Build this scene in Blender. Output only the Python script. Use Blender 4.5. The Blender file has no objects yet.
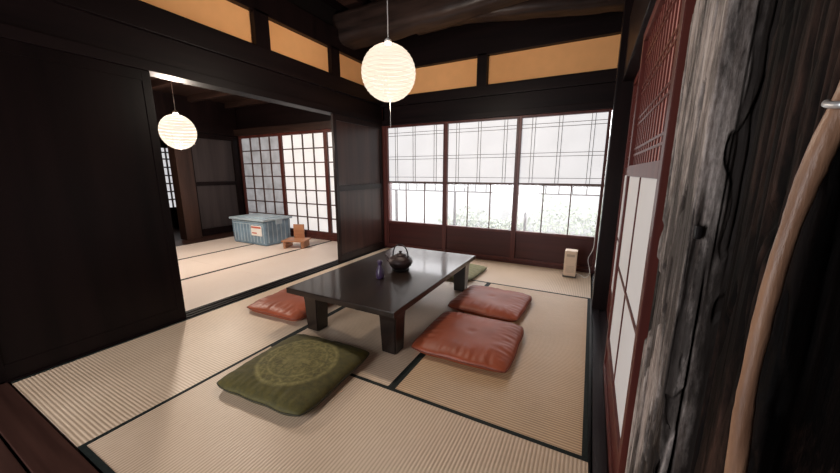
import bpy, bmesh, math, random
from mathutils import Vector, noise
random.seed(4)
H=1.15
scene=bpy.context.scene
COL=scene.collection

# ---------------------------------------------------------------- materials
def newmat(name):
    m=bpy.data.materials.new(name); m.use_nodes=True
    nt=m.node_tree; b=nt.nodes.get('Principled BSDF')
    return m,nt,b
def N(nt,t,**k):
    n=nt.nodes.new(t)
    for a,v in k.items(): setattr(n,a,v)
    return n
def ramp(nt,stops):
    r=N(nt,'ShaderNodeValToRGB')
    e=r.color_ramp.elements
    while len(e)<len(stops): e.new(0.5)
    for i,(p,c) in enumerate(stops):
        e[i].position=p; e[i].color=(c[0],c[1],c[2],1)
    return r
def mth(nt,op,a,b=None,c=None):
    n=N(nt,'ShaderNodeMath',operation=op)
    for i,v in enumerate((a,b,c)):
        if v is None: continue
        if isinstance(v,(int,float)): n.inputs[i].default_value=v
        else: nt.links.new(v,n.inputs[i])
    return n.outputs[0]
def wood(name,c1,c2,axis='Z',rough=0.4,scale=14,bump=0.15,spec=0.5,stretch=0.06):
    m,nt,b=newmat(name)
    tc=N(nt,'ShaderNodeTexCoord'); mp=N(nt,'ShaderNodeMapping')
    s=[1,1,1]; s['XYZ'.index(axis)]=stretch
    mp.inputs['Scale'].default_value=s
    nt.links.new(tc.outputs['Object'],mp.inputs['Vector'])
    no=N(nt,'ShaderNodeTexNoise'); no.inputs['Scale'].default_value=scale
    no.inputs['Detail'].default_value=7; no.inputs['Roughness'].default_value=0.62
    nt.links.new(mp.outputs[0],no.inputs['Vector'])
    r=ramp(nt,[(0.3,c1),(0.7,c2)])
    nt.links.new(no.outputs['Fac'],r.inputs[0]); nt.links.new(r.outputs[0],b.inputs['Base Color'])
    bp=N(nt,'ShaderNodeBump'); bp.inputs['Strength'].default_value=bump; bp.inputs['Distance'].default_value=0.01
    nt.links.new(no.outputs['Fac'],bp.inputs['Height']); nt.links.new(bp.outputs[0],b.inputs['Normal'])
    b.inputs['Roughness'].default_value=rough
    b.inputs['Specular IOR Level'].default_value=spec
    return m
def plain(name,c,rough=0.5,metal=0.0,emit=None,es=0,nscale=20,var=0.12,bump=0.05,spec=0.5):
    m,nt,b=newmat(name)
    tc=N(nt,'ShaderNodeTexCoord'); no=N(nt,'ShaderNodeTexNoise'); no.inputs['Scale'].default_value=nscale
    no.inputs['Detail'].default_value=5
    nt.links.new(tc.outputs['Object'],no.inputs['Vector'])
    r=ramp(nt,[(0.3,[x*(1-var) for x in c]),(0.7,[min(1,x*(1+var)) for x in c])])
    nt.links.new(no.outputs['Fac'],r.inputs[0]); nt.links.new(r.outputs[0],b.inputs['Base Color'])
    bp=N(nt,'ShaderNodeBump'); bp.inputs['Strength'].default_value=bump; bp.inputs['Distance'].default_value=0.01
    nt.links.new(no.outputs['Fac'],bp.inputs['Height']); nt.links.new(bp.outputs[0],b.inputs['Normal'])
    b.inputs['Roughness'].default_value=rough; b.inputs['Metallic'].default_value=metal
    b.inputs['Specular IOR Level'].default_value=spec
    return m

DARK=wood('dark_stained_wood',(0.0035,0.002,0.0022),(0.0105,0.0053,0.0052),'Z',0.38,12,0.12,0.13)
DARKY=wood('dark_stained_wood_lengthwise',(0.0035,0.002,0.0023),(0.0105,0.0054,0.0054),'Y',0.44,12,0.12,0.11)
DARKX=wood('dark_stained_wood_crosswise',(0.0035,0.002,0.0023),(0.0105,0.0054,0.0054),'X',0.44,12,0.12,0.11)
DOORW=wood('dark_door_board',(0.0030,0.0019,0.0021),(0.0082,0.0042,0.0041),'Z',0.34,6,0.04,0.13)
DOORB=wood('brown_door_board',(0.014,0.0065,0.0055),(0.052,0.024,0.019),'Z',0.32,9,0.10,0.35)
DOORF=wood('brown_door_frame',(0.006,0.0032,0.003),(0.018,0.009,0.008),'Z',0.32,9,0.10,0.25)
RED=wood('red_brown_wood',(0.055,0.013,0.010),(0.100,0.025,0.019),'Z',0.40,12,0.08,0.35)
REDD=wood('door_red_brown_wood',(0.062,0.013,0.010),(0.115,0.026,0.019),'Z',0.42,12,0.08,0.3)
REDX=wood('red_brown_wood_crosswise',(0.034,0.009,0.008),(0.065,0.016,0.013),'X',0.40,12,0.08,0.3)
KUMI=wood('thin_lattice_wood',(0.24,0.23,0.23),(0.34,0.33,0.33),'Z',0.5,12,0.05)
KUMID=wood('brown_lattice_wood',(0.06,0.03,0.025),(0.11,0.055,0.045),'Z',0.5,12,0.05)
RAILW=wood('outdoor_brown_wood',(0.030,0.020,0.016),(0.055,0.038,0.030),'Z',0.6,12,0.05,0.1)
FLOORW=wood('brown_floorboards',(0.024,0.010,0.0075),(0.065,0.029,0.021),'X',0.35,9,0.12)
LACQ=wood('black_lacquer',(0.007,0.0048,0.004),(0.020,0.012,0.009),'Y',0.34,9,0.03,0.25)
_b=LACQ.node_tree.nodes['Principled BSDF']; _b.inputs['Coat Weight'].default_value=0.42; _b.inputs['Coat Roughness'].default_value=0.10; _b.inputs['Coat IOR'].default_value=1.5; _b.inputs['Coat Tint'].default_value=(1,0.92,0.86,1)
PLAST=plain('ochre_clay_plaster',(0.86,0.43,0.17),0.9,nscale=9,var=0.03,bump=0.08)
REDLEA=plain('russet_cushion_cloth',(0.29,0.060,0.022),0.48,nscale=5,var=0.16,bump=0.06,spec=0.45)
REDPIP=plain('russet_piping',(0.14,0.027,0.010),0.6)
IRON=plain('cast_iron',(0.028,0.014,0.013),0.42,0.3,nscale=60,bump=0.5)
IRONB=plain('black_iron',(0.015,0.012,0.012),0.4,0.5)
PURP=plain('dark_purple_glaze',(0.05,0.03,0.07),0.3)
STEEL=plain('pale_metal',(0.6,0.6,0.6),0.35,0.5)
WHITEP=plain('cream_plastic',(0.66,0.50,0.37),0.45,var=0.04)
DARKP=plain('dark_plastic',(0.05,0.045,0.045),0.5)
TANP=plain('tan_plastic',(0.42,0.32,0.24),0.5)
CORD=plain('white_cord',(0.7,0.68,0.65),0.6)
BINB=plain('grey_blue_plastic',(0.20,0.31,0.42),0.3,var=0.25,nscale=7)
BINL=plain('pale_grey_blue_lid',(0.42,0.53,0.62),0.3,var=0.1)
PAPERL=plain('label_paper',(0.92,0.90,0.88),0.7,var=0.02)
PAPERR=plain('label_print',(0.60,0.14,0.09),0.7,var=0.1)
PINE=wood('orange_pine',(0.38,0.17,0.09),(0.55,0.27,0.15),'X',0.4,12,0.06)
BRANCH=wood('polished_branch',(0.15,0.075,0.045),(0.33,0.185,0.110),'Z',0.38,38,0.4,0.4,0.14)
EXTW=plain('pale_exterior_render',(0.38,0.39,0.38),0.9,var=0.12,nscale=2)
GRAV=plain('pale_gravel',(0.30,0.31,0.29),0.95,nscale=5,var=0.14)
LEAF=plain('hedge_leaves',(0.27,0.31,0.235),0.7,nscale=20,var=0.10)
DARKWALL=plain('sooty_wall',(0.006,0.004,0.004),0.8,spec=0.1)
BPOST=wood('brown_post_wood',(0.018,0.009,0.007),(0.055,0.027,0.020),'Z',0.4,12,0.1,0.3)
BPOSTX=wood('brown_beam_wood',(0.012,0.0065,0.0055),(0.040,0.020,0.015),'X',0.4,12,0.1,0.25)
CEILW=wood('reddish_ceiling_board',(0.020,0.010,0.008),(0.060,0.028,0.021),'X',0.5,10,0.1,0.2)
SOCK=plain('lamp_socket',(0.6,0.58,0.55),0.4)

def emitpaper(name,c,e,ec=None,lo=0.9,sc=5):
    m,nt,b=newmat(name)
    tc=N(nt,'ShaderNodeTexCoord'); no=N(nt,'ShaderNodeTexNoise'); no.inputs['Scale'].default_value=sc
    no.inputs['Detail'].default_value=6
    nt.links.new(tc.outputs['Object'],no.inputs['Vector'])
    r=ramp(nt,[(0.35,[x*lo for x in (ec or c)]),(0.65,(ec or c))])
    nt.links.new(no.outputs['Fac'],r.inputs[0])
    b.inputs['Base Color'].default_value=(*c,1); b.inputs['Roughness'].default_value=0.8
    nt.links.new(r.outputs[0],b.inputs['Emission Color']); b.inputs['Emission Strength'].default_value=e
    return m
SHOJI=emitpaper('glowing_shoji_paper',(0.45,0.45,0.45),0.70,(0.97,0.96,0.98),0.9,3)  # window papers emit light themselves, standing in for daylight behind them
SHOJI2=emitpaper('glowing_shoji_paper_bright',(0.42,0.42,0.42),0.70,(1.0,0.96,0.95),0.85,3)
SHOJIG=emitpaper('dim_grey_shoji_paper',(0.24,0.24,0.26),0.33,(0.85,0.86,0.90),0.5,6)
SHOJIR=emitpaper('door_panel_paper',(0.48,0.46,0.45),0.17,(0.95,0.93,0.92))  # door papers get a weak glow that imitates light from behind
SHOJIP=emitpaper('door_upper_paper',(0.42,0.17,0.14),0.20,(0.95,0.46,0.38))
LRIB=emitpaper('lantern_rib',(0.05,0.035,0.025),0.66,(1.0,0.80,0.62))
def lantmat(name,alb,e,tr):
    m=bpy.data.materials.new(name); m.use_nodes=True; nt=m.node_tree; nt.nodes.clear()
    o=N(nt,'ShaderNodeOutputMaterial'); mx=N(nt,'ShaderNodeMixShader'); t=N(nt,'ShaderNodeBsdfTransparent')
    b=N(nt,'ShaderNodeBsdfPrincipled'); b.inputs['Roughness'].default_value=0.9; b.inputs['Base Color'].default_value=(alb,alb*.85,alb*.7,1)
    b.inputs['Specular IOR Level'].default_value=0.0
    tc=N(nt,'ShaderNodeTexCoord'); no=N(nt,'ShaderNodeTexNoise'); no.inputs['Scale'].default_value=8; no.inputs['Detail'].default_value=6
    nt.links.new(tc.outputs['Object'],no.inputs['Vector'])
    r=ramp(nt,[(0.3,(1.0,0.83,0.66)),(0.7,(1.0,0.89,0.76))]); nt.links.new(no.outputs['Fac'],r.inputs[0])
    nt.links.new(r.outputs[0],b.inputs['Emission Color']); b.inputs['Emission Strength'].default_value=e
    mx.inputs[0].default_value=tr
    nt.links.new(b.outputs[0],mx.inputs[1]); nt.links.new(t.outputs[0],mx.inputs[2]); nt.links.new(mx.outputs[0],o.inputs[0])
    return m
LANT=lantmat('lantern_paper',0.012,0.90,0.25); LANT2=lantmat('small_lantern_paper',0.003,0.90,0.25)

def glassmat():
    m=bpy.data.materials.new('milky_window_glass'); m.use_nodes=True; nt=m.node_tree; nt.nodes.clear()
    o=N(nt,'ShaderNodeOutputMaterial'); mx=N(nt,'ShaderNodeMixShader'); t=N(nt,'ShaderNodeBsdfTransparent'); g=N(nt,'ShaderNodeBsdfGlossy')
    tr=N(nt,'ShaderNodeBsdfTranslucent'); tr.inputs[0].default_value=(0.36,0.36,0.37,1)
    m2=N(nt,'ShaderNodeMixShader'); m2.inputs[0].default_value=0.18
    nt.links.new(t.outputs[0],m2.inputs[1]); nt.links.new(tr.outputs[0],m2.inputs[2])
    g.inputs['Roughness'].default_value=0.05
    mx.inputs[0].default_value=0.05
    nt.links.new(m2.outputs[0],mx.inputs[1]); nt.links.new(g.outputs[0],mx.inputs[2]); nt.links.new(mx.outputs[0],o.inputs[0])
    return m
GLASS=glassmat()

def tatamimat(name,cols,rw=0.36):
    m,nt,b=newmat(name)
    tc=N(nt,'ShaderNodeTexCoord')
    sp=N(nt,'ShaderNodeSeparateXYZ'); nt.links.new(tc.outputs['Object'],sp.inputs[0])
    rib=mth(nt,'SINE',mth(nt,'MULTIPLY',sp.outputs['Y'],2*math.pi/0.0155))
    rib=mth(nt,'MULTIPLY_ADD',rib,0.5,0.5)
    mp=N(nt,'ShaderNodeMapping'); mp.inputs['Scale'].default_value=(6,90,1)
    nt.links.new(tc.outputs['Object'],mp.inputs[0])
    n1=N(nt,'ShaderNodeTexNoise'); n1.inputs['Scale'].default_value=3; n1.inputs['Detail'].default_value=4
    nt.links.new(mp.outputs[0],n1.inputs['Vector'])
    n2=N(nt,'ShaderNodeTexNoise'); n2.inputs['Scale'].default_value=2.2; n2.inputs['Detail'].default_value=5
    nt.links.new(tc.outputs['Object'],n2.inputs['Vector'])
    f=mth(nt,'ADD',mth(nt,'MULTIPLY_ADD',rib,rw,0.22-rw/2),mth(nt,'ADD',mth(nt,'MULTIPLY',n1.outputs['Fac'],0.35),mth(nt,'MULTIPLY',n2.outputs['Fac'],0.35)))
    r=ramp(nt,[(0.15,cols[0]),(0.55,cols[1]),(0.95,cols[2])])
    nt.links.new(f,r.inputs[0]); nt.links.new(r.outputs[0],b.inputs['Base Color'])
    bp=N(nt,'ShaderNodeBump'); bp.inputs['Strength'].default_value=0.5; bp.inputs['Distance'].default_value=0.002
    nt.links.new(rib,bp.inputs['Height']); nt.links.new(bp.outputs[0],b.inputs['Normal'])
    b.inputs['Roughness'].default_value=0.40
    return m
TAT=tatamimat('woven_rush',[(0.34,0.225,0.140),(0.63,0.472,0.335),(0.78,0.62,0.47)],0.42)
TAT2=tatamimat('tan_woven_rush',[(0.27,0.152,0.072),(0.55,0.36,0.20),(0.71,0.495,0.31)],0.55)  # darker, more orange tan for a single mat
TAT3=tatamimat('brightened_woven_rush',[(0.70,0.57,0.49),(0.88,0.75,0.67),(0.93,0.83,0.76)],0.26)  # colour raised to carry the brightness of the lit adjoining room
HERI=plain('dark_green_edge_cloth',(0.012,0.016,0.014),0.7,nscale=80,var=0.4,spec=0.2)

def greencush(name,crest,c1,c2):
    m,nt,b=newmat(name)
    tc=N(nt,'ShaderNodeTexCoord'); sp=N(nt,'ShaderNodeSeparateXYZ'); nt.links.new(tc.outputs['Object'],sp.inputs[0])
    no=N(nt,'ShaderNodeTexNoise'); no.inputs['Scale'].default_value=30; no.inputs['Detail'].default_value=6; no.inputs['Roughness'].default_value=0.7
    nt.links.new(tc.outputs['Object'],no.inputs['Vector'])
    x,y=mth(nt,'DIVIDE',sp.outputs['X'],1.2),mth(nt,'DIVIDE',sp.outputs['Y'],1.2)
    r=mth(nt,'SQRT',mth(nt,'ADD',mth(nt,'MULTIPLY',x,x),mth(nt,'MULTIPLY',y,y)))
    th=mth(nt,'ARCTAN2',y,x)
    def band(a,b2,w):
        d=mth(nt,'ABSOLUTE',mth(nt,'SUBTRACT',a,b2))
        v=mth(nt,'SUBTRACT',1.0,mth(nt,'DIVIDE',d,w*1.5)); return mth(nt,'MAXIMUM',v,0.0)
    pet=mth(nt,'ABSOLUTE',mth(nt,'COSINE',mth(nt,'MULTIPLY',th,4)))
    p1=mth(nt,'MULTIPLY',band(r,mth(nt,'MULTIPLY_ADD',pet,0.042,0.072),0.012),0.6)
    core=mth(nt,'MULTIPLY',mth(nt,'LESS_THAN',r,mth(nt,'MULTIPLY_ADD',pet,0.030,0.045)),0.55)
    vo=N(nt,'ShaderNodeTexVoronoi'); vo.inputs['Scale'].default_value=38; vo.feature='DISTANCE_TO_EDGE'; nt.links.new(tc.outputs['Object'],vo.inputs['Vector'])
    cell=mth(nt,'MULTIPLY',mth(nt,'GREATER_THAN',vo.outputs['Distance'],0.12),mth(nt,'LESS_THAN',r,0.128))
    cell=mth(nt,'MULTIPLY',cell,0.42)
    sc=mth(nt,'MULTIPLY',band(r,mth(nt,'MULTIPLY_ADD',mth(nt,'SINE',mth(nt,'MULTIPLY',th,24)),0.008,0.156),0.010),0.6)
    rings=mth(nt,'MULTIPLY',mth(nt,'MAXIMUM',band(r,0.180,0.012),band(r,0.134,0.009)),0.72)
    tot=mth(nt,'MAXIMUM',rings,mth(nt,'MAXIMUM',mth(nt,'MAXIMUM',p1,cell),mth(nt,'MAXIMUM',sc,core)))
    disc=mth(nt,'MULTIPLY',mth(nt,'LESS_THAN',r,0.182),0.22)
    tot=mth(nt,'MAXIMUM',tot,disc)
    br=ramp(nt,[(0.3,c1),(0.7,c2)]); nt.links.new(no.outputs['Fac'],br.inputs[0])
    tot=mth(nt,'MAXIMUM',mth(nt,'MULTIPLY',tot,mth(nt,'MULTIPLY_ADD',no.outputs['Fac'],2.2*crest,-0.45*crest)),0.0)
    mx=N(nt,'ShaderNodeMix',data_type='RGBA'); nt.links.new(tot,mx.inputs[0]); nt.links.new(br.outputs[0],mx.inputs[6])
    mx.inputs[7].default_value=(0.33,0.28,0.10,1)
    nt.links.new(mx.outputs[2],b.inputs['Base Color']); b.inputs['Roughness'].default_value=0.75
    bp=N(nt,'ShaderNodeBump'); bp.inputs['Strength'].default_value=0.2; bp.inputs['Distance'].default_value=0.01
    nt.links.new(no.outputs['Fac'],bp.inputs['Height']); nt.links.new(bp.outputs[0],b.inputs['Normal'])
    return m
GREEN=greencush('olive_cushion_cloth',1.0,(0.038,0.033,0.004),(0.092,0.074,0.009)); GREENPL=greencush('plain_olive_cushion_cloth',0.0,(0.14,0.13,0.05),(0.23,0.21,0.09))
GREENP=plain('olive_piping',(0.024,0.021,0.006),0.7)

def weathered(name,c_lo,c_hi,c_crack,gs=60,spec=0.25,shade_x=None,p0=0.43,p1=0.515,pl=0.14):
    """timber whose crack and gouge depth comes from the carved mesh ('wear' attribute)"""
    m,nt,b=newmat(name)
    tc=N(nt,'ShaderNodeTexCoord')
    def mpn(z,sc,det,ro,dist=0):
        mp=N(nt,'ShaderNodeMapping'); mp.inputs['Scale'].default_value=(1,1,z); nt.links.new(tc.outputs['Object'],mp.inputs[0])
        n=N(nt,'ShaderNodeTexNoise'); n.inputs['Scale'].default_value=sc; n.inputs['Detail'].default_value=det; n.inputs['Roughness'].default_value=ro; n.inputs['Distortion'].default_value=dist
        nt.links.new(mp.outputs[0],n.inputs['Vector']); return n.outputs['Fac']
    g2=mth(nt,'ADD',mth(nt,'MULTIPLY',mpn(0.04,gs,6,0.65,0.0),0.6),mth(nt,'MULTIPLY',mpn(0.30,gs*1.5,6,0.75,0.0),0.4))
    gr=ramp(nt,[(0.41,c_lo),(0.59,c_hi)]); nt.links.new(g2,gr.inputs[0])
    at=N(nt,'ShaderNodeAttribute'); at.attribute_name='wear'
    k=at.outputs['Fac']
    pt=ramp(nt,[(p0,(pl,pl,pl)),(p1,(1,1,1))]); nt.links.new(mpn(0.20,6.5,10,0.70,0.0),pt.inputs[0])
    k=mth(nt,'MULTIPLY',k,pt.outputs[0])
    if shade_x is not None:  # paints shade into the colour: front and right side turned from the windows
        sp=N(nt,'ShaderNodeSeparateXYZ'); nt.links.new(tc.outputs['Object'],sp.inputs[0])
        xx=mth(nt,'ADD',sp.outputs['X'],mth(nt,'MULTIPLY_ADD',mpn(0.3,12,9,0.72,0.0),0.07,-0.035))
        shade=mth(nt,'SUBTRACT',1.0,mth(nt,'DIVIDE',mth(nt,'SUBTRACT',xx,shade_x[0]),shade_x[1]-shade_x[0]))
        shade=mth(nt,'MINIMUM',mth(nt,'MAXIMUM',shade,0.03),1.0)
        k=mth(nt,'MULTIPLY',k,shade)
    mx=N(nt,'ShaderNodeMix',data_type='RGBA'); nt.links.new(k,mx.inputs[0]); mx.inputs[6].default_value=(*c_crack,1)
    nt.links.new(gr.outputs[0],mx.inputs[7]); nt.links.new(mx.outputs[2],b.inputs['Base Color'])
    bp=N(nt,'ShaderNodeBump'); bp.inputs['Strength'].default_value=0.9; bp.inputs['Distance'].default_value=0.004
    nt.links.new(mth(nt,'ADD',g2,mth(nt,'MULTIPLY',k,0.35)),bp.inputs['Height']); nt.links.new(bp.outputs[0],b.inputs['Normal'])
    b.inputs['Roughness'].default_value=0.7; b.inputs['Specular IOR Level'].default_value=spec
    return m
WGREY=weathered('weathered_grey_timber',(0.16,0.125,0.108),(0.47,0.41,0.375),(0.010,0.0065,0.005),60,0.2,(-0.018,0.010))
WDARK=weathered('weathered_dark_timber',(0.008,0.005,0.004),(0.065,0.034,0.025),(0.0012,0.001,0.001),40,0.08,None,0.46,0.58,0.08)
LOGM=wood('smoked_log',(0.006,0.004,0.0034),(0.034,0.020,0.016),'X',0.42,12,0.5,0.2,0.10)

# ---------------------------------------------------------------- mesh helpers (h units -> metres)
def mkobj(name,me,loc=(0,0,0),parent=None):
    o=bpy.data.objects.new(name,me); COL.objects.link(o); o.location=loc
    if parent is not None: attach(o,parent)
    return o
def attach(o,p):
    o.location=Vector(o.location)-Vector(p.location); o.parent=p
def boxes(name,bl,mat,bevel=0.0,parent=None,origin=None,unit=H):
    xs=[b[0] for b in bl]+[b[1] for b in bl]; ys=[b[2] for b in bl]+[b[3] for b in bl]; zs=[b[4] for b in bl]
    if origin is None: origin=((min(xs)+max(xs))/2,(min(ys)+max(ys))/2,min(zs))
    bm=bmesh.new()
    for (x0,x1,y0,y1,z0,z1) in bl:
        v=[bm.verts.new(((x-origin[0])*unit,(y-origin[1])*unit,(z-origin[2])*unit)) for x in (x0,x1) for y in (y0,y1) for z in (z0,z1)]
        for f in ((0,1,3,2),(4,6,7,5),(0,4,5,1),(2,3,7,6),(0,2,6,4),(1,5,7,3)):
            bm.faces.new([v[i] for i in f])
    bmesh.ops.recalc_face_normals(bm,faces=bm.faces)
    if bevel>0:
        bmesh.ops.bevel(bm,geom=list(bm.edges),offset=bevel,segments=2,affect='EDGES',profile=0.7)
    me=bpy.data.meshes.new(name); bm.to_mesh(me); bm.free(); me.materials.append(mat)
    return mkobj(name,me,[c*unit for c in origin],parent)
def box(name,x0,x1,y0,y1,z0,z1,mat,bevel=0.0,parent=None):
    return boxes(name,[(x0,x1,y0,y1,z0,z1)],mat,bevel,parent)
def smooth(o,ang=None):
    for p in o.data.polygons: p.use_smooth=True
    return o
def lathe(name,prof,loc,mat,segs=40,parent=None,caps=True,sc=1.0):
    bm=bmesh.new(); rings=[]
    for (r,z) in prof:
        ring=[]
        for i in range(segs):
            a=2*math.pi*i/segs
            ring.append(bm.verts.new((max(r*sc,1e-4)*math.cos(a),max(r*sc,1e-4)*math.sin(a),z*sc)))
        rings.append(ring)
    for a,b in zip(rings,rings[1:]):
        for i in range(segs):
            j=(i+1)%segs; bm.faces.new((a[i],a[j],b[j],b[i]))
    if caps: bm.faces.new(rings[0][::-1]); bm.faces.new(rings[-1])
    bmesh.ops.recalc_face_normals(bm,faces=bm.faces)
    me=bpy.data.meshes.new(name); bm.to_mesh(me); bm.free(); me.materials.append(mat)
    return smooth(mkobj(name,me,loc,parent))
def catmull(pts,n=8):
    P=[Vector(p) for p in pts]; P=[2*P[0]-P[1]]+P+[2*P[-1]-P[-2]]; out=[]
    for i in range(1,len(P)-2):
        for k in range(n):
            t=k/n; p0,p1,p2,p3=P[i-1:i+3]
            out.append(0.5*((2*p1)+(p2-p0)*t+(2*p0-5*p1+4*p2-p3)*t*t+(3*p1-p0-3*p2+p3)*t**3))
    out.append(P[-2]); return out
def tube(name,pts,rad,mat,parent=None,segs=12,closed=False,wob=0.0,loc=None,wf=0.42,sq=0.0):
    P=[Vector(p) for p in pts]; o=Vector(loc) if loc is not None else P[0].copy()
    bm=bmesh.new(); rings=[]; up=None; n=len(P)
    for i,p in enumerate(P):
        if closed: t=(P[(i+1)%n]-P[i-1]).normalized()
        else: t=(P[min(i+1,n-1)]-P[max(i-1,0)]).normalized()
        if up is None:
            up=Vector((0,0,1)) if abs(t.z)<0.9 else Vector((1,0,0))
        a=(up-t*up.dot(t)).normalized(); b=t.cross(a); up=a
        r=rad(i/(n-1)) if callable(rad) else rad
        ring=[]
        for k in range(segs):
            an=2*math.pi*k/segs; d=a*math.cos(an)+b*math.sin(an)
            rr=r
            if sq:   # hewn, nearly square section
                e=2+sq; rr=r/((abs(math.cos(an))**e+abs(math.sin(an))**e)**(1/e))
            if wob: rr*=1+wob*(noise.noise((p+d*r)*(wf/r))+0.4*noise.noise((p+d*r)*(wf*3/r)))
            ring.append(bm.verts.new(p-o+d*rr))
        rings.append(ring)
    pairs=list(zip(rings,rings[1:]))
    if closed: pairs.append((rings[-1],rings[0]))
    for A,B in pairs:
        for k in range(segs):
            j=(k+1)%segs; bm.faces.new((A[k],A[j],B[j],B[k]))
    if not closed: bm.faces.new(rings[0][::-1]); bm.faces.new(rings[-1])
    bmesh.ops.recalc_face_normals(bm,faces=bm.faces)
    me=bpy.data.meshes.new(name); bm.to_mesh(me); bm.free(); me.materials.append(mat)
    return smooth(mkobj(name,me,o,parent))
def struct(o,label=None):
    o['kind']='structure'
    if label: o['label']=label
    return o
def tag(o,label,cat,group=None):
    o['label']=label; o['category']=cat
    if group: o['group']=group
    return o
def hcopy(o,parts=True):
    c=o.copy(); COL.objects.link(c)
    for ch in o.children:
        d=ch.copy(); COL.objects.link(d); d.parent=c
    return c

# ---------------------------------------------------------------- room shell
FZ=-0.05/H
struct(box('floor',-7.2,1.3,-1.2,3.72,FZ-0.06,FZ,FLOORW))
struct(boxes('trim_1',[(-2.42,0.14,-1.2+i*0.155,-1.2+i*0.155+0.152,FZ,-0.004) for i in range(9)],FLOORW,0.002),'dark brown entrance floorboards')
struct(box('trim_2',-2.42,0.14,0.2,0.305,FZ,0.004,wood('entrance_sill_wood',(0.024,0.010,0.0075),(0.068,0.030,0.022),'X',0.3,10,0.1),0.003))
struct(boxes('trim_3',[(-2.53,-2.50,0.3,3.6,FZ,0.008),(-2.475,-2.455,0.3,3.6,FZ,0.008),(-2.435,-2.415,0.3,3.6,FZ,0.008),(-2.53,-2.415,0.3,3.6,FZ,0.002)],DARKY))
struct(boxes('trim_4',[(0.092,0.24,0.3,3.6,FZ,0.004),(0.092,0.135,0.3,3.6,FZ,0.010),(0.168,0.178,0.3,3.6,FZ,0.010)],wood('sill_wood',(0.012,0.010,0.012),(0.035,0.028,0.032),'Y',0.25,10,0.08)))
struct(box('ceiling',-2.6,1.4,-1.2,3.8,2.68,2.74,CEILW))
struct(boxes('trim_17',[(-2.45+i*0.30,-2.41+i*0.30,-1.2,3.6,2.62,2.68) for i in range(9)],DARKY),'dark ceiling battens')
# left partition
struct(box('wall_left',-2.53,-2.42,-1.2,0.26,0,1.6,DARKWALL))
struct(boxes('trim_5',[(-2.54,-2.405,-1.2,3.6,1.6,1.66),(-2.52,-2.42,-1.2,3.6,1.66,1.985),(-2.53,-2.385,-1.2,3.6,1.82,1.965)],DARKY,0.004))
struct(box('wall_left_upper',-2.50,-2.45,-1.2,3.6,1.95,2.24,PLAST))
struct(boxes('trim_6',[(-2.53,-2.40,-1.2,3.6,2.22,2.42)]+[(-2.52,-2.40,a,b,1.95,2.24) for a,b in((0.9,1.02),(1.84,1.97),(2.68,2.80),(3.46,3.6))],DARK,0.004))
struct(box('wall_left_top',-2.52,-2.46,-1.2,3.6,2.42,2.7,DARKWALL))
# back wall
struct(box('wall_back',-2.5,0.35,3.66,3.72,1.92,2.70,PLAST))
struct(boxes('trim_7',[(-2.42,0.12,3.58,3.70,1.58,1.92),(-2.42,0.12,3.55,3.70,1.58,1.64),(-2.42,0.12,3.54,3.70,1.80,1.90),(-2.42,0.12,3.60,3.70,2.22,2.70),(-1.20,-1.09,3.60,3.69,1.9,2.24)],DARKX,0.004))
struct(box('trim_8',-2.50,-2.385,3.58,3.72,0,2.7,RED,0.004))
struct(box('trim_9',-2.42,0.12,3.58,3.72,FZ,0.03,REDX,0.003))
# right wall
struct(box('wall_right',0.13,0.30,2.72,3.72,FZ,2.7,DARKWALL))
struct(box('trim_10',0.085,0.26,2.58,2.72,0.01,2.7,DARK,0.006))
struct(boxes('trim_11',[(0.12,0.26,0.3,2.58,1.575,1.95)],DARKY,0.004))
struct(box('wall_right_upper',0.16,0.24,-1.2,2.58,1.95,2.7,DARKWALL))
struct(box('wall_right_near',0.30,0.36,-1.2,0.93,FZ,2.7,DARKWALL))
struct(box('wall_behind_doors',0.75,0.80,0.5,3.7,FZ,2.7,DARKWALL))
struct(boxes('wall_front',[(-7.2,-2.3,-1.28,-1.2,FZ,2.7),(-1.1,1.3,-1.28,-1.2,FZ,2.7),(-2.3,-1.1,-1.28,-1.2,1.75,2.7)],DARKWALL))  # unseen opening behind the camera, kept to let in fill light

# ---------------------------------------------------------------- tatami
def tatami(w,l,t=0.05):
    me_w,me_l=w*H,l*H; hb=0.022
    par=boxes('tatami_mat',[(-me_w/2+0.001,me_w/2-0.001,-me_l/2+0.001,me_l/2-0.001,-t,0)],TAT,0.0015,None,(0,0,-t),1)
    br=boxes('cloth_border',[(-me_w/2+0.0005,-me_w/2+hb,-me_l/2+0.001,me_l/2-0.001,-0.03,0.0015),(me_w/2-hb,me_w/2-0.0005,-me_l/2+0.001,me_l/2-0.001,-0.03,0.0015)],HERI,0,par,(0,0,-t),1)
    return par
W=0.829; L=1.664
x0=-2.41; y0=0.312
base=tatami(W,L)
tan_mat=base.data.copy(); tan_mat.materials[0]=TAT2
brightened=base.data.copy(); brightened.materials[0]=TAT3
spec=[(x0+W/2,y0+L/2,0),(x0+W/2,y0+1.5*L,0),(x0+2*W,y0+W/2,1),(x0+1.5*W,y0+W+L/2,0),(x0+2.5*W,y0+W+L/2,0),(x0+2*W,y0+1.5*W+L,1)]
for i,(cx,cy,r) in enumerate(spec):
    o=base if i==0 else hcopy(base)
    o.location=(cx*H,cy*H,-0.05); o.rotation_euler=(0,0,math.pi/2*r)
    if i in(4,): o.data=tan_mat
    tag(o,'woven rush tatami mat with dark green cloth edging','tatami mat','tatami mats of the table room')
for i in range(6):
    o=hcopy(base); c=i%3; rr=i//3; o.data=brightened
    o.location=((-2.535-W*(c+0.5))*H,(y0+L*(rr+0.5))*H,-0.05)
    tag(o,'rush tatami mat with dark edging, brightness of the adjoining room in its colour','tatami mat','tatami mats of the adjoining room')
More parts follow.
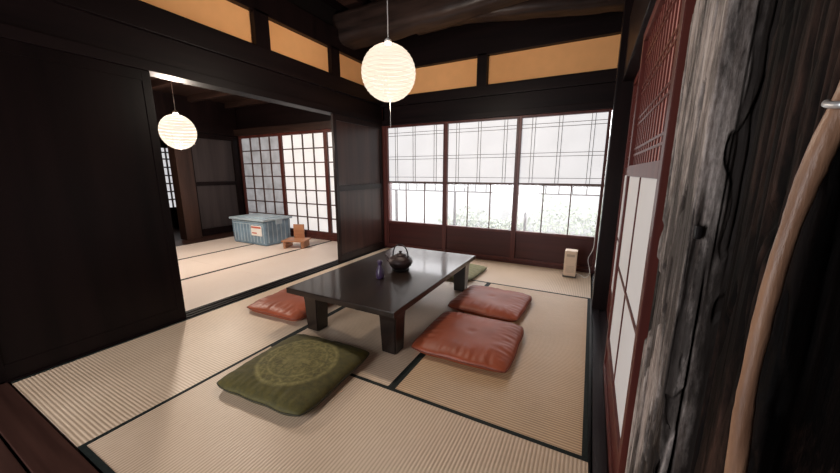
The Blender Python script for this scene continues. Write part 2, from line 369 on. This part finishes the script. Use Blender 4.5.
# ---------------------------------------------------------------- windows, back wall
def win(n,xa,xb):
    y=3.62; s=0.026
    p=boxes('window_%d'%n,[(xa,xa+s,y-.03,y+.02,0.03,1.58),(xb-s,xb,y-.03,y+.02,0.03,1.58),(xa+s,xb-s,y-.03,y+.02,1.555,1.58),(xa+s,xb-s,y-.03,y+.02,0.34,0.37),(xa+s,xb-s,y-.03,y+.02,0.03,0.06)],RED,0.003)
    struct(p,'red-brown framed sliding window with papered upper half')
    box('mid_rail',xa+s,xb-s,y-.01,y+.012,0.874,0.892,KUMID,0.001,p)
    box('lower_panel',xa+s,xb-s,y-.01,y+.005,0.06,0.34,REDX,0,p)
    box('shoji_paper',xa+s,xb-s,y+.006,y+.010,0.892,1.555,SHOJI,0,p)
    box('glass_pane',xa+s,xb-s,y+.004,y+.008,0.37,0.874,GLASS,0,p)
    w=xb-xa-2*s; bars=[]; t=0.0028
    for f in (0.13,0.17,0.46,0.50,0.83,0.87):
        xx=xa+s+w*f; bars.append((xx-t,xx+t,y-.000,y+.006,0.892,1.555))
    for z in (1.49,1.455,1.20,1.165,0.945):
        bars.append((xa+s,xb-s,y-.0005,y+.0055,z-t,z+t))
    boxes('lattice',bars,KUMI,0,p)
    lb=[]
    for f in (0.33,0.67): 
        xx=xa+s+w*f; lb.append((xx-0.0055,xx+0.0055,y-.006,y+.004,0.37,0.874))
    boxes('glazing_bar',lb,KUMID,0,p)
win(1,-2.385,-1.552); win(2,-1.552,-0.718); win(3,-0.718,0.11)
def win2(n,xa,xb,pm):
    y=3.60; s=0.03
    p=boxes('window_%d'%n,[(xa,xa+s,y-.03,y+.02,0.05,1.60),(xb-s,xb,y-.03,y+.02,0.05,1.60),(xa+s,xb-s,y-.03,y+.02,1.56,1.60),(xa+s,xb-s,y-.03,y+.02,0.05,0.12)],RED,0.003)
    struct(p,'lattice shoji window')
    box('shoji_paper',xa+s,xb-s,y+.004,y+.008,0.12,1.56,pm,0,p)
    w=xb-xa-2*s; t=0.008; bars=[]
    for i in range(1,4): xx=xa+s+w*i/4; bars.append((xx-t,xx+t,y-.014,y+.004,0.12,1.56))
    for i in range(1,7): z=0.12+1.44*i/7; bars.append((xa+s,xb-s,y-.0145,y+.0035,z-t,z+t))
    boxes('lattice',bars,KUMID,0,p)
win2(4,-5.33,-4.33,SHOJIG); win2(5,-4.33,-3.40,SHOJI2); win2(6,-3.40,-2.53,SHOJI2)
struct(box('wall_adjoining_back',-7.2,-2.53,3.62,3.72,1.60,2.2,DARKX))
struct(box('wall_far_back',-7.2,-5.335,3.62,3.72,FZ,1.60,DARKWALL))
struct(box('trim_12',-5.4,-2.53,3.52,3.6,1.60,1.70,BPOSTX,0.004))
struct(box('trim_13',-5.4,-2.53,3.56,3.7,FZ,0.05,RED,0.003))
struct(box('ceiling_adjoining',-7.2,-2.56,-1.2,3.8,2.1,2.16,BPOSTX))
struct(boxes('trim_18',[(-5.34,-2.56,y,y+0.07,2.02,2.1) for y in (0.9,1.55,2.2,2.85,3.4)],BPOSTX,0.003),'brown ceiling beams of the adjoining room')
struct(box('trim_14',-5.42,-5.02,0.3,3.56,FZ,0.0,FLOORW,0.002))
struct(boxes('trim_15',[(-5.5,-5.36,0.3,3.6,1.6,1.75),(-5.48,-5.38,0.3,3.6,1.75,2.1)],DARK,0.004))
struct(box('trim_16',-5.50,-5.32,2.58,2.80,0,1.6,BPOST,0.006),'reddish brown wooden post by the far doorway')
d=struct(boxes('door_1',[(-5.46,-5.41,2.80,2.86,0.01,1.6),(-5.46,-5.41,3.50,3.60,0.01,1.6),(-5.46,-5.41,2.86,3.5,1.52,1.6),(-5.46,-5.41,2.86,3.5,0.01,0.12),(-5.46,-5.41,2.86,3.5,0.80,0.86)],DARK,0.003),'dark plank sliding door')
box('door_panel',-5.45,-5.43,2.86,3.50,0.12,1.52,wood('greyish_dark_board',(0.025,0.020,0.021),(0.055,0.043,0.044),'Z',0.4,8,0.1,0.2),0,d)
struct(box('wall_adjoining_far',-5.48,-5.40,-1.2,1.3,0,2.1,DARKWALL))
struct(box('wall_far_side',-7.2,-7.1,-1.2,3.7,FZ,2.1,DARKWALL))
p=struct(boxes('window_7',[(-7.09,-7.05,2.5,2.55,0.3,1.5),(-7.09,-7.05,3.55,3.6,0.3,1.5),(-7.09,-7.05,2.55,3.55,0.3,0.35),(-7.09,-7.05,2.55,3.55,1.45,1.5)],DARK),'small lattice window in the far room')
box('shoji_paper',-7.085,-7.08,2.55,3.55,0.35,1.45,SHOJI,0,p)
boxes('lattice',[(-7.078,-7.06,2.55+0.09*i-.012,2.55+0.09*i+.012,0.35,1.45) for i in range(1,12)]+[(-7.079,-7.061,2.55,3.55,z-.012,z+.012) for z in(0.5,0.65,0.8,0.95,1.1,1.25,1.37)],KUMID,0,p)
struct(box('wall_adjoining_front',-5.4,-2.53,0.22,0.3,0,2.1,DARKWALL))

# ---------------------------------------------------------------- sliding doors of left partition
def ldoor(n,ya,yb,xa,fm,pm,mid,rec):
    s=0.045; x1=xa+0.03
    fr=[(xa,x1,ya,ya+s,0.01,1.6),(xa,x1,yb-s,yb,0.01,1.6),(xa,x1,ya+s,yb-s,1.54,1.6),(xa,x1,ya+s,yb-s,0.01,0.09)]
    if mid: fr.append((xa,x1,ya+s,yb-s,0.80,0.865))
    p=boxes('door_%d'%n,fr,fm,0.002)
    struct(p,'dark stained sliding wooden door')
    box('door_panel',xa+.008,x1-rec,ya+s,yb-s,0.09,1.54,pm,0,p)
    return p
ldoor(2,0.262,1.10,-2.452,DOORW,DOORW,False,0.004)
ldoor(3,2.68,3.575,-2.452,DOORF,DOORB,True,0.012)
# ---------------------------------------------------------------- doors of right side
def rdoor(n,ya,yb,xa):
    s=0.040; x1=xa+0.026
    R=[(xa,x1,ya,ya+s,0.012,1.575),(xa,x1,yb-s,yb,0.012,1.575)]
    for z0,z1 in((0.012,0.06),(0.17,0.20),(0.985,1.03),(1.535,1.575)): R.append((xa,x1,ya+s,yb-s,z0,z1))
    p=boxes('door_%d'%n,R,REDD,0.003); struct(p,'red-brown sliding door with paper panes and slatted top')
    box('kick_panel',xa+.008,xa+.016,ya+s,yb-s,0.06,0.17,REDD,0,p)
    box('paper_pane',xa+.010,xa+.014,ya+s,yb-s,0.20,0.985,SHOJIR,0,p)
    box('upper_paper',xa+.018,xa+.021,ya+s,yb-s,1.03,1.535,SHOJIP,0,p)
    w=yb-ya-2*s; b=[]
    k=14
    for i in range(1,k): yy=ya+s+w*i/k; b.append((xa+.013,xa+.017,yy-.0055,yy+.0055,1.03,1.535))
    for z in (1.075,1.10,1.20,1.225,1.325,1.35,1.45,1.475): b.append((xa+.0125,xa+.0165,ya+s,yb-s,z-.004,z+.004))
    boxes('lattice',b,REDD,0,p)
    g=[]
    yy=ya+s+w*0.5; g.append((xa+.006,xa+.012,yy-.006,yy+.006,0.20,0.985))
    g.append((xa+.0055,xa+.0115,ya+s,yb-s,0.56,0.572))
    boxes('glazing_bar',g,REDD,0,p)
rdoor(4,0.93,1.77,0.140); rdoor(5,1.745,2.58,0.182)

# ---------------------------------------------------------------- near posts
def sstep(a,b,x):
    t=max(0,min(1,(x-a)/(b-a))); return t*t*(3-2*t)
def hewn(name,xa,xb,ya,yb,za,zb,mat,amp,seed,nz=700,per=420,rc=0.06):
    xa,xb,ya,yb,za,zb=[v*H for v in(xa,xb,ya,yb,za,zb)]
    cx,cy=(xa+xb)/2,(ya+yb)/2; w,d=xb-xa,yb-ya; r=min(w,d)*rc
    pts=[]; tot=2*(w+d)
    for i in range(per):
        s=tot*i/per
        if s<w: q=(-w/2+s,-d/2); n=(0,-1)
        elif s<w+d: q=(w/2,-d/2+s-w); n=(1,0)
        elif s<2*w+d: q=(w/2-(s-w-d),d/2); n=(0,1)
        else: q=(-w/2,d/2-(s-2*w-d)); n=(-1,0)
        ax,ay=abs(q[0])-(w/2-r),abs(q[1])-(d/2-r)
        if ax>0 and ay>0:
            l=math.hypot(ax,ay); nx=math.copysign(ax/l,q[0]); ny=math.copysign(ay/l,q[1])
            q=(math.copysign(w/2-r,q[0])+nx*r,math.copysign(d/2-r,q[1])+ny*r); n=(nx,ny)
        pts.append((q,n))
    bm=bmesh.new(); rings=[]; wear=[]
    for k in range(nz+1):
        z=(zb-za)*k/nz; ring=[]
        for (q,n) in pts:
            x,y=q
            wob=noise.noise(Vector((x*3+seed,y*3,z*0.8)))*0.15
            wd=0.010*noise.noise(Vector((seed,y*4,z*1.8)))+0.003*noise.noise(Vector((seed,7,z*12)))
            n1=noise.noise(Vector(((x+wd)*17+seed*3,(y+wd)*17,z*0.32+seed)))
            m1=sstep(-0.2,0.1,noise.noise(Vector((x*6+9,y*6,z*1.1+seed))))
            c1=max(0,1-abs(n1)*16.0)*m1
            n2=noise.noise(Vector(((x+wd)*44+seed,(y+wd)*44,z*0.7)))
            m2=sstep(-0.05,0.2,noise.noise(Vector((x*9+3,y*9,z*2.2+seed))))
            c2=max(0,1-abs(n2)*9.0)*m2*0.7
            f=noise.noise(Vector((x*15+seed,y*15,z*3.0)))+0.42*noise.noise(Vector((x*45,y*45+seed,z*11)))
            gouge=sstep(0.23,0.29,f)
            fib=noise.noise(Vector((x*150,y*150+seed,z*3)))*0.10
            dd=amp*(wob+fib-c1*1.8-c2*0.8-gouge*0.55)
            ring.append(bm.verts.new((x+n[0]*dd,y+n[1]*dd,z)))
            wear.append(max(0,1-1.8*c1-1.3*c2-gouge*0.72))
        rings.append(ring)
    m=len(pts)
    for A,B in zip(rings,rings[1:]):
        for i in range(m):
            j=(i+1)%m; bm.faces.new((A[i],A[j],B[j],B[i]))
    bm.faces.new(rings[0][::-1]); bm.faces.new(rings[-1])
    bmesh.ops.recalc_face_normals(bm,faces=bm.faces)
    me=bpy.data.meshes.new(name); bm.to_mesh(me); bm.free(); me.materials.append(mat)
    at=me.attributes.new('wear','FLOAT','POINT'); at.data.foreach_set('value',wear)
    return smooth(mkobj(name,me,(cx,cy,za)))
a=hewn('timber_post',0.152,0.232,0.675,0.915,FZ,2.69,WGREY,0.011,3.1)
tag(a,'weathered grey-brown hewn timber post with deep vertical cracks','post')
box('peg_hole',0.157,0.166,0.664,0.686,0.893,0.916,IRONB,0.004,a)
b=hewn('timber_post',0.186,0.30,0.45,0.610,FZ,2.69,WDARK,0.012,8.7,360,200,0.12)
tag(b,'brown-black rough timber post beside the branch handrail','post')

# handrail
pts=[(0.186,0.400,1.13),(0.179,0.40,1.085),(0.1715,0.40,1.0435),(0.1645,0.40,1.002),(0.1590,0.40,0.955),(0.1558,0.40,0.899),(0.1545,0.40,0.838),(0.1552,0.40,0.773),(0.1597,0.40,0.695),(0.163,0.40,0.62),(0.168,0.40,0.55)]
cp=catmull([[c*H for c in q] for q in pts],6)
hr=tube('handrail',cp,lambda t:0.0086+0.0009*math.sin(t*9)+0.0005*math.sin(t*27),BRANCH,segs=24,wob=0.09)
tag(hr,'polished crooked natural branch handrail on the dark post','handrail')
tube('bracket',catmull([[v*H for v in q] for q in((0.178,0.436,1.06),(0.170,0.415,1.058),(0.164,0.398,1.054),(0.166,0.388,1.052),(0.174,0.386,1.052))],6),0.0032,STEEL,hr,10)
box('bracket',0.163,0.169,0.404,0.437,0.60,0.61,STEEL,0.001,hr)

# ceiling beams
def log(y,z,r,seed,bow):
    P=[]
    for i in range(90):
        t=i/89; x=-2.47+2.62*t
        P.append((x*H,(y+0.05*math.sin(t*4+seed))*H,(z+bow*math.sin(t*math.pi)+0.02*math.sin(t*7+seed))*H))
    o=tube('ceiling_beam',P,lambda t:r*H*(1+0.10*math.sin(t*5+seed)-0.12*t),LOGM,segs=56,wob=0.10,wf=0.35,sq=2.5)
    tag(o,'smoke-blackened curved hewn beam under the ceiling','beam','log beams'); return o
log(2.90,2.42,0.145,1.0,0.05); log(1.75,2.47,0.14,2.3,0.04); log(0.6,2.46,0.14,4.1,0.03)
P=catmull([[v*H for v in q] for q in((0.13,3.30,2.40),(-0.25,3.22,2.40),(-0.7,3.15,2.43),(-1.2,3.12,2.46),(-1.7,3.15,2.46))],14)
tt=tube('ceiling_beam',P,lambda t:(0.115-0.03*t)*H,LOGM,segs=48,wob=0.10,wf=0.35,sq=2.5)
tag(tt,'smoke-blackened tapering beam beside a thicker curved beam','beam','log beams')

# ---------------------------------------------------------------- low table
TX0,TX1,TY0,TY1,TZ=-1.645,-0.842,1.315,2.645,0.288
LIFT=0.0025
tb=bpy.data.objects.new('low_table',None); COL.objects.link(tb); tb.location=((TX0+TX1)/2*H,(TY0+TY1)/2*H,0)
tag(tb,'long low black lacquered table with thick square legs','table')
box('table_top',TX0,TX1,TY0,TY1,TZ-0.036,TZ,LACQ,0.006,tb)
boxes('apron',[(TX0+.09,TX0+.12,TY0+.1,TY1-.1,TZ-.085,TZ-.036),(TX1-.12,TX1-.09,TY0+.1,TY1-.1,TZ-.085,TZ-.036),(TX0+.12,TX1-.12,TY0+.1,TY0+.13,TZ-.085,TZ-.036),(TX0+.12,TX1-.12,TY1-.13,TY1-.1,TZ-.085,TZ-.036)],LACQ,0.002,tb)
def tleg(x,y):
    bm=bmesh.new(); lv=[]
    for z,h in((0,0.047),(0.06,0.049),(0.2,0.054),(TZ-.036,0.060)):
        lv.append([bm.verts.new((sx*h*H,sy*h*H,z*H)) for sx,sy in((-1,-1),(1,-1),(1,1),(-1,1))])
    for A,B in zip(lv,lv[1:]):
        for i in range(4): j=(i+1)%4; bm.faces.new((A[i],A[j],B[j],B[i]))
    bm.faces.new(lv[0][::-1]); bm.faces.new(lv[-1]); bmesh.ops.recalc_face_normals(bm,faces=bm.faces)
    bmesh.ops.bevel(bm,geom=[e for e in bm.edges if abs((e.verts[0].co-e.verts[1].co).z)>0.01],offset=0.007,segments=2,affect='EDGES')
    me=bpy.data.meshes.new('leg'); bm.to_mesh(me); bm.free(); me.materials.append(LACQ)
    mkobj('leg',me,(x*H,y*H,0),tb)
for x in(TX0+.135,TX1-.085):
    for y in(TY0+.115,TY1-.115): tleg(x,y)
tb.location.z=LIFT

# ---------------------------------------------------------------- cushions
def cushion(cx,cy,rot,size,ht,mat,pip,seed,label,wr=1.0,tuft=True):
    n=64; bm=bmesh.new(); hs=size/2
    def P(u,v,side):
        au,av=abs(u),abs(v)
        e=(max(0,1-au**4.5))**0.55*(max(0,1-av**4.5))**0.55
        c=1-0.065*(au*av)**5
        hx=hs*u*(1-0.008*(1-v*v)*au)*c; hy=hs*v*(1-0.008*(1-u*u)*av)*c
        hx+=0.009*noise.noise(Vector((v*2.5,seed,au))); hy+=0.009*noise.noise(Vector((u*2.5,seed+4,av)))
        mid=ht*0.42
        if side>0:
            z=mid+ht*0.58*e*(1-0.12*(u*u+v*v)/2)
            z+=wr*0.008*noise.noise(Vector((u*1.8+seed,v*1.8,0)))*e
            ed=sstep(0.40,0.92,max(au,av))
            cr=(noise.noise(Vector((v*10+seed,u*2.5,4)))*(au>av)+noise.noise(Vector((u*10+seed,v*2.5,8)))*(av>=au))
            z+=wr*0.010*ed*cr*e
            if tuft: z-=0.006*math.exp(-(u*u+v*v)/0.010)
        else: z=mid*(1-min(1,e*1.7))
        return (hx,hy,z)
    top=[[bm.verts.new(P(-1+2*i/n,-1+2*j/n,1)) for j in range(n+1)] for i in range(n+1)]
    bot=[[None]*(n+1) for _ in range(n+1)]
    for i in range(n+1):
        for j in range(n+1):
            if i in(0,n) or j in(0,n): bot[i][j]=top[i][j]
            else: bot[i][j]=bm.verts.new(P(-1+2*i/n,-1+2*j/n,-1))
    for i in range(n):
        for j in range(n):
            bm.faces.new((top[i][j],top[i+1][j],top[i+1][j+1],top[i][j+1]))
            bm.faces.new((bot[i][j],bot[i][j+1],bot[i+1][j+1],bot[i+1][j]))
    bmesh.ops.recalc_face_normals(bm,faces=bm.faces)
    me=bpy.data.meshes.new('floor_cushion'); bm.to_mesh(me); bm.free(); me.materials.append(mat)
    o=smooth(mkobj('floor_cushion',me,(cx*H,cy*H,0.002)))
    ed=[]
    for s in range(4):
        for k in range(24):
            t=-1+2*k/24
            u,v={0:(t,-1),1:(1,t),2:(-t,1),3:(-1,-t)}[s]
            q=P(u,v,1); ed.append((q[0],q[1],q[2]))
    pi=tube('piping',ed,0.0036,pip,segs=8,closed=True,loc=(0,0,0)); pi.parent=o; pi.location=(0,0,0)
    o.rotation_euler=(0,0,math.radians(rot))
    tag(o,label,'cushion'); return o
cushion(-0.562,1.725,1.5,0.645,0.080,REDLEA,REDPIP,1.2,'russet orange square floor cushion by the table side')
cushion(-0.60,2.325,-2,0.61,0.082,REDLEA,REDPIP,5.2,'russet orange floor cushion behind its twin beside the table')
cushion(-1.93,1.63,3,0.60,0.082,REDLEA,REDPIP,8.4,'russet orange floor cushion partly tucked under the table edge')
cushion(-1.23,1.02,4,0.625,0.085,GREEN,GREENP,3.3,'olive green floor cushion with a round woven crest',0.8,False)
cushion(-1.15,2.97,-4,0.60,0.070,GREENPL,GREENP,6.1,'plain pale olive floor cushion at the far end of the table',1.0,False)

# ---------------------------------------------------------------- kettle & bottle
S=1.12
kx,ky,kz=-1.206*H,1.985*H,TZ*H+LIFT
kt=bpy.data.objects.new('teapot',None); COL.objects.link(kt); kt.location=(kx,ky,kz)
tag(kt,'dark cast iron teapot with arched handle on the table','teapot')
kz2=kz+0.012*S
lathe('trivet',[(0.062,0.0),(0.068,0.004),(0.068,0.010),(0.060,0.012)],(kx,ky,kz),IRONB,40,kt,True,S)
lathe('body',[(0.045,0),(0.060,0.004),(0.080,0.022),(0.092,0.045),(0.092,0.058),(0.082,0.078),(0.062,0.092),(0.046,0.098),(0.044,0.101)],(kx,ky,kz2),IRON,48,kt,True,S)
lathe('lid',[(0.044,0),(0.045,0.004),(0.030,0.012),(0.012,0.015),(0.007,0.020),(0.012,0.027),(0.011,0.034),(0.003,0.037)],(kx,ky,kz2+0.100*S),IRON,32,kt,True,S)
sp=catmull([(kx-0.080*S,ky-0.01,kz2+0.045*S),(kx-0.105*S,ky-0.014,kz2+0.058*S),(kx-0.118*S,ky-0.016,kz2+0.080*S),(kx-0.130*S,ky-0.018,kz2+0.090*S)],5)
tube('spout',sp,lambda t:(0.017-0.009*t)*S,IRON,kt,14)
hp=[]
for i in range(25):
    an=math.pi*i/24; hp.append((kx-math.cos(an)*0.066*S,ky,kz2+(0.085+math.sin(an)**0.8*0.098)*S))
tube('handle',hp,0.0052,IRONB,kt,10)
for s in(-1,1):
    boxes('handle_lug',[(kx+s*0.066*S-0.006,kx+s*0.066*S+0.006,ky-.006,ky+.006,kz2+0.072*S,kz2+0.096*S)],IRON,0.002,kt,None,1)
bt=lathe('small_bottle',[(0.024,0),(0.028,0.006),(0.030,0.03),(0.028,0.055),(0.019,0.078),(0.013,0.09),(0.013,0.104),(0.018,0.112),(0.020,0.122),(0.013,0.132),(0.002,0.135)],(-1.225*H,1.745*H,TZ*H+LIFT),PURP,32,None,True,1.12)
tag(bt,'small dark purple stoppered ceramic bottle on the table','bottle')

# ---------------------------------------------------------------- paper lanterns
def lantern(cx,cy,cz,R,top,label,pull,mat,SQ,nr=16,r2=0.0017):
    p=bpy.data.objects.new('pendant_lantern',None); COL.objects.link(p); p.location=(cx,cy,cz-R*SQ)
    tag(p,label,'lamp')
    prof=[]
    for i in range(nr*4+1):
        t=i/(nr*4); an=-math.pi/2*0.92+math.pi*0.92*t
        rr=R*math.cos(an)*(1-0.003*abs(math.sin(math.pi*nr*t))); prof.append((rr,R*SQ*math.sin(an)))
    lathe('lamp_shade',prof,(cx,cy,cz),mat,64,p,True)
    bm=bmesh.new()
    for i in range(nr+1):
        t=i/nr; an=-math.pi/2*0.92+math.pi*0.92*t; rr=R*math.cos(an)+0.0005; zz=R*SQ*math.sin(an)
        m=64; A=[]
        for k in range(m):
            a=2*math.pi*k/m
            A.append([bm.verts.new(((rr+r2*math.cos(b))*math.cos(a),(rr+r2*math.cos(b))*math.sin(a),zz+r2*math.sin(b))) for b in (0,2.09,4.19)])
        for k in range(m):
            for q in range(3): bm.faces.new((A[k][q],A[(k+1)%m][q],A[(k+1)%m][(q+1)%3],A[k][(q+1)%3]))
    me=bpy.data.meshes.new('wire_ribs'); bm.to_mesh(me); bm.free(); me.materials.append(LRIB)
    mkobj('wire_ribs',me,(cx,cy,cz),p)
    lathe('lamp_socket',[(0.012,0),(0.028,0.004),(0.028,0.03),(0.012,0.045)],(cx,cy,cz+R*SQ*0.985),SOCK,20,p)
    tube('cord',[(cx,cy,cz+R*SQ+0.03),(cx,cy,cz+R+0.2),(cx,cy,top)],0.0038,CORD,p,8)
    lathe('ceiling_rose',[(0.03,0),(0.04,0.01),(0.04,0.025)],(cx,cy,top-0.024),SOCK,24,p)
    tube('pull_string',[(cx+.01,cy,cz-R*0.93),(cx+.01,cy,cz-R-pull)],0.0022,CORD,p,6)
    return p
lantern(-1.272*H,1.97*H,1.655*H,0.208,2.679*H,'large round white paper lantern glowing above the low table',0.19,LANT,0.99,18,0.0013)
lantern(-3.80*H,1.90*H,1.41*H,0.184,2.099*H,'round white paper lantern glowing in the adjoining room',0.03,LANT2,1.08,15,0.0017)

# ---------------------------------------------------------------- storage bin
bx0,bx1,by0,by1=-4.60,-3.88,2.84,3.28
bn=bpy.data.objects.new('storage_bin',None); COL.objects.link(bn); bn.location=((bx0+bx1)/2*H,(by0+by1)/2*H,0)
tag(bn,'grey-blue lidded plastic storage bin with a white and red label','storage bin')
def taper(name,x0,x1,y0,y1,z0,z1,ins,mat,par,bev):
    bm=bmesh.new(); cx,cy=(x0+x1)/2,(y0+y1)/2
    v=[]
    for z,k in((z0,ins),(z1,0)):
        v.append([bm.verts.new(((a-cx)*H,(b-cy)*H,(z-z0)*H)) for a,b in((x0+k,y0+k),(x1-k,y0+k),(x1-k,y1-k),(x0+k,y1-k))])
    for i in range(4): j=(i+1)%4; bm.faces.new((v[0][i],v[0][j],v[1][j],v[1][i]))
    bm.faces.new(v[0][::-1]); bm.faces.new(v[1]); bmesh.ops.recalc_face_normals(bm,faces=bm.faces)
    bmesh.ops.bevel(bm,geom=list(bm.edges),offset=bev,segments=3,affect='EDGES')
    me=bpy.data.meshes.new(name); bm.to_mesh(me); bm.free(); me.materials.append(mat)
    return mkobj(name,me,(cx*H,cy*H,z0*H),par)
taper('bin_body',bx0,bx1,by0,by1,0.004,0.345,0.008,BINB,bn,0.014)
boxes('ribs',[(bx0+0.03,bx1-0.03,by0-0.002,by0+0.01,z,z+0.012) for z in(0.29,0.32)]+[(bx0+0.05+i*0.07,bx0+0.062+i*0.07,by0-0.001,by0+0.012,0.04,0.29) for i in range(10)]+[(bx1-0.012,bx1+0.001,by0+0.05+i*0.07,by0+0.062+i*0.07,0.04,0.33) for i in range(6)],BINL,0.001,bn)
box('lid',bx0-.02,bx1+.02,by0-.02,by1+.02,0.345,0.375,BINL,0.008,bn)
box('lid_raised_panel',bx0+.06,bx1-.06,by0+.06,by1-.06,0.375,0.388,BINL,0.006,bn)
box('latch',bx1+.015,bx1+.03,(by0+by1)/2-.05,(by0+by1)/2+.05,0.29,0.37,BINL,0.003,bn)
box('latch',bx0-.03,bx0-.015,(by0+by1)/2-.05,(by0+by1)/2+.05,0.29,0.37,BINL,0.003,bn)
lb=box('paper_label',bx1-0.28,bx1-0.06,by0-0.008,by0-0.0025,0.14,0.28,PAPERL,0,bn)
boxes('label_print',[(bx1-0.27,bx1-0.07,by0-0.010,by0-0.0082,0.245,0.27),(bx1-0.26,bx1-0.16,by0-0.010,by0-0.0082,0.17,0.185)],PAPERR,0,bn)

# small wooden low seat
cx,cy=-3.50,3.03; k=0.93
st=bpy.data.objects.new('low_wooden_chair',None); COL.objects.link(st); st.location=(cx*H,cy*H,0)
tag(st,'small orange pine low seat with a short backrest','chair')
box('seat',cx-.17,cx+.17,cy-.13,cy+.13,0.095,0.115,PINE,0.004,st)
for s in(-1,1):
    box('leg',cx+s*.13-.015,cx+s*.13+.015,cy-.12,cy+.12,0.0,0.095,PINE,0.003,st)
box('backrest',cx-.08,cx+.08,cy+.10,cy+.122,0.115,0.32,PINE,0.006,st)
st.rotation_euler=(0,0,math.radians(24)); st.location.z=LIFT; st.scale=(k,k,k)

# small heater
hx,hy=-0.11,3.38
ht=bpy.data.objects.new('small_heater',None); COL.objects.link(ht); ht.location=(hx*H,hy*H,0)
tag(ht,'small cream plastic fan heater on the mat by the window','heater')
box('casing',hx-.055,hx+.055,hy-.05,hy+.05,0.012,0.265,WHITEP,0.012,ht)
box('base',hx-.060,hx+.060,hy-.056,hy+.056,0.002,0.014,DARKP,0.002,ht)
boxes('grille',[(hx-.038,hx+.038,hy-.0515,hy-.048,0.05+i*0.012,0.054+i*0.012) for i in range(6)],TANP,0,ht)
box('control_panel',hx-.035,hx+.035,hy-.0515,hy-.048,0.205,0.23,TANP,0.001,ht)
cc=[(hx+.05,hy+.03,0.03),(hx+.09,hy+.06,0.010),(hx+.14,hy-.02,0.010),(hx+.175,hy+.04,0.05),(hx+.15,hy+.12,0.16),(hx+.185,hy+.14,0.27),(hx+.19,hy+.17,0.42),(hx+.192,hy+.175,0.60)]
tube('power_cord',catmull([[v*H for v in q] for q in cc],8),0.0036,CORD,ht,8)

# ---------------------------------------------------------------- outdoors
g=struct(box('floor_outside',-9,4,3.75,9,-0.45,-0.4,GRAV),'pale gravel yard')
e=boxes('garden_wall',[(-8,3,6.4,6.5,-0.4,1.6)],EXTW); tag(e,'pale rendered garden wall outside the window','wall')
rl=bpy.data.objects.new('veranda_railing',None); COL.objects.link(rl); rl.location=(-1.2*H,4.4*H,-0.4*H)
tag(rl,'brown timber veranda railing with a short barred top strip','railing')
boxes('rail',[(-3.4,1.4,4.38,4.42,0.835,0.865),(-3.4,1.4,4.385,4.415,0.725,0.742)],RAILW,0,rl)
boxes('short_bars',[(-3.3+i*0.155,-3.287+i*0.155,4.395,4.405,0.742,0.835) for i in range(30)],RAILW,0,rl)
for i in range(4): box('post',-2.75+i*1.0,-2.72+i*1.0,4.385,4.415,-0.4,0.725,RAILW,0,rl)
bm=bmesh.new(); random.seed(9)
for i in range(2600):
    t=random.random()
    xx=random.uniform(-2.6,0.9)
    top=0.05+0.35*noise.noise(Vector((xx*1.7,3.3,0)))+(0.35 if xx>-0.9 else 0.1)
    c=Vector((xx*H,(5.9+random.uniform(-.18,.18))*H,(-0.4+t*(top+0.5))*H))
    d1=Vector((random.uniform(-1,1),random.uniform(-1,1),random.uniform(-1,1))).normalized()*0.045; d2=d1.orthogonal().normalized()*0.025
    bm.faces.new([bm.verts.new(c+d1),bm.verts.new(c+d2),bm.verts.new(c-d1),bm.verts.new(c-d2)])
me=bpy.data.meshes.new('hedge'); bm.to_mesh(me); bm.free(); me.materials.append(LEAF)
hd=mkobj('hedge',me); tag(hd,'pale green low hedge in front of the garden wall','hedge'); hd['kind']='stuff'

# ---------------------------------------------------------------- light
w=bpy.data.worlds.new('world'); scene.world=w; w.use_nodes=True
bg=w.node_tree.nodes['Background']; bg.inputs[0].default_value=(0.98,0.97,1.0,1); bg.inputs[1].default_value=9.5
def portal(x,y,z,sx,sy,rot):
    l=bpy.data.lights.new('sky_portal','AREA'); l.shape='RECTANGLE'; l.size=sx*H; l.size_y=sy*H
    l.cycles.is_portal=True
    o=bpy.data.objects.new('sky_portal',l); COL.objects.link(o); o.location=(x*H,y*H,z*H); o.rotation_euler=rot
portal(-1.14,3.68,0.6,2.5,0.53,(math.radians(-90),0,0))
portal(-1.7,-1.26,0.85,1.2,1.75,(math.radians(90),0,0))
for (x,y,z,e) in((-1.272,1.97,1.655,190),(-3.8,1.9,1.41,500)):
    l=bpy.data.lights.new('lantern_bulb','POINT'); l.energy=e; l.color=(1,0.86,0.72); l.shadow_soft_size=0.05
    o=bpy.data.objects.new('lantern_bulb',l); COL.objects.link(o); o.location=(x*H,y*H,z*H)

cam=bpy.data.cameras.new('camera'); co=bpy.data.objects.new('camera',cam); COL.objects.link(co)
cam.sensor_width=36; cam.lens=13.8; cam.clip_start=0.02
co.location=(0,0,H); co.rotation_euler=(math.radians(90-11.2),0,math.radians(27.7))
scene.camera=co
scene.view_settings.view_transform='Standard'
scene.view_settings.look='None'
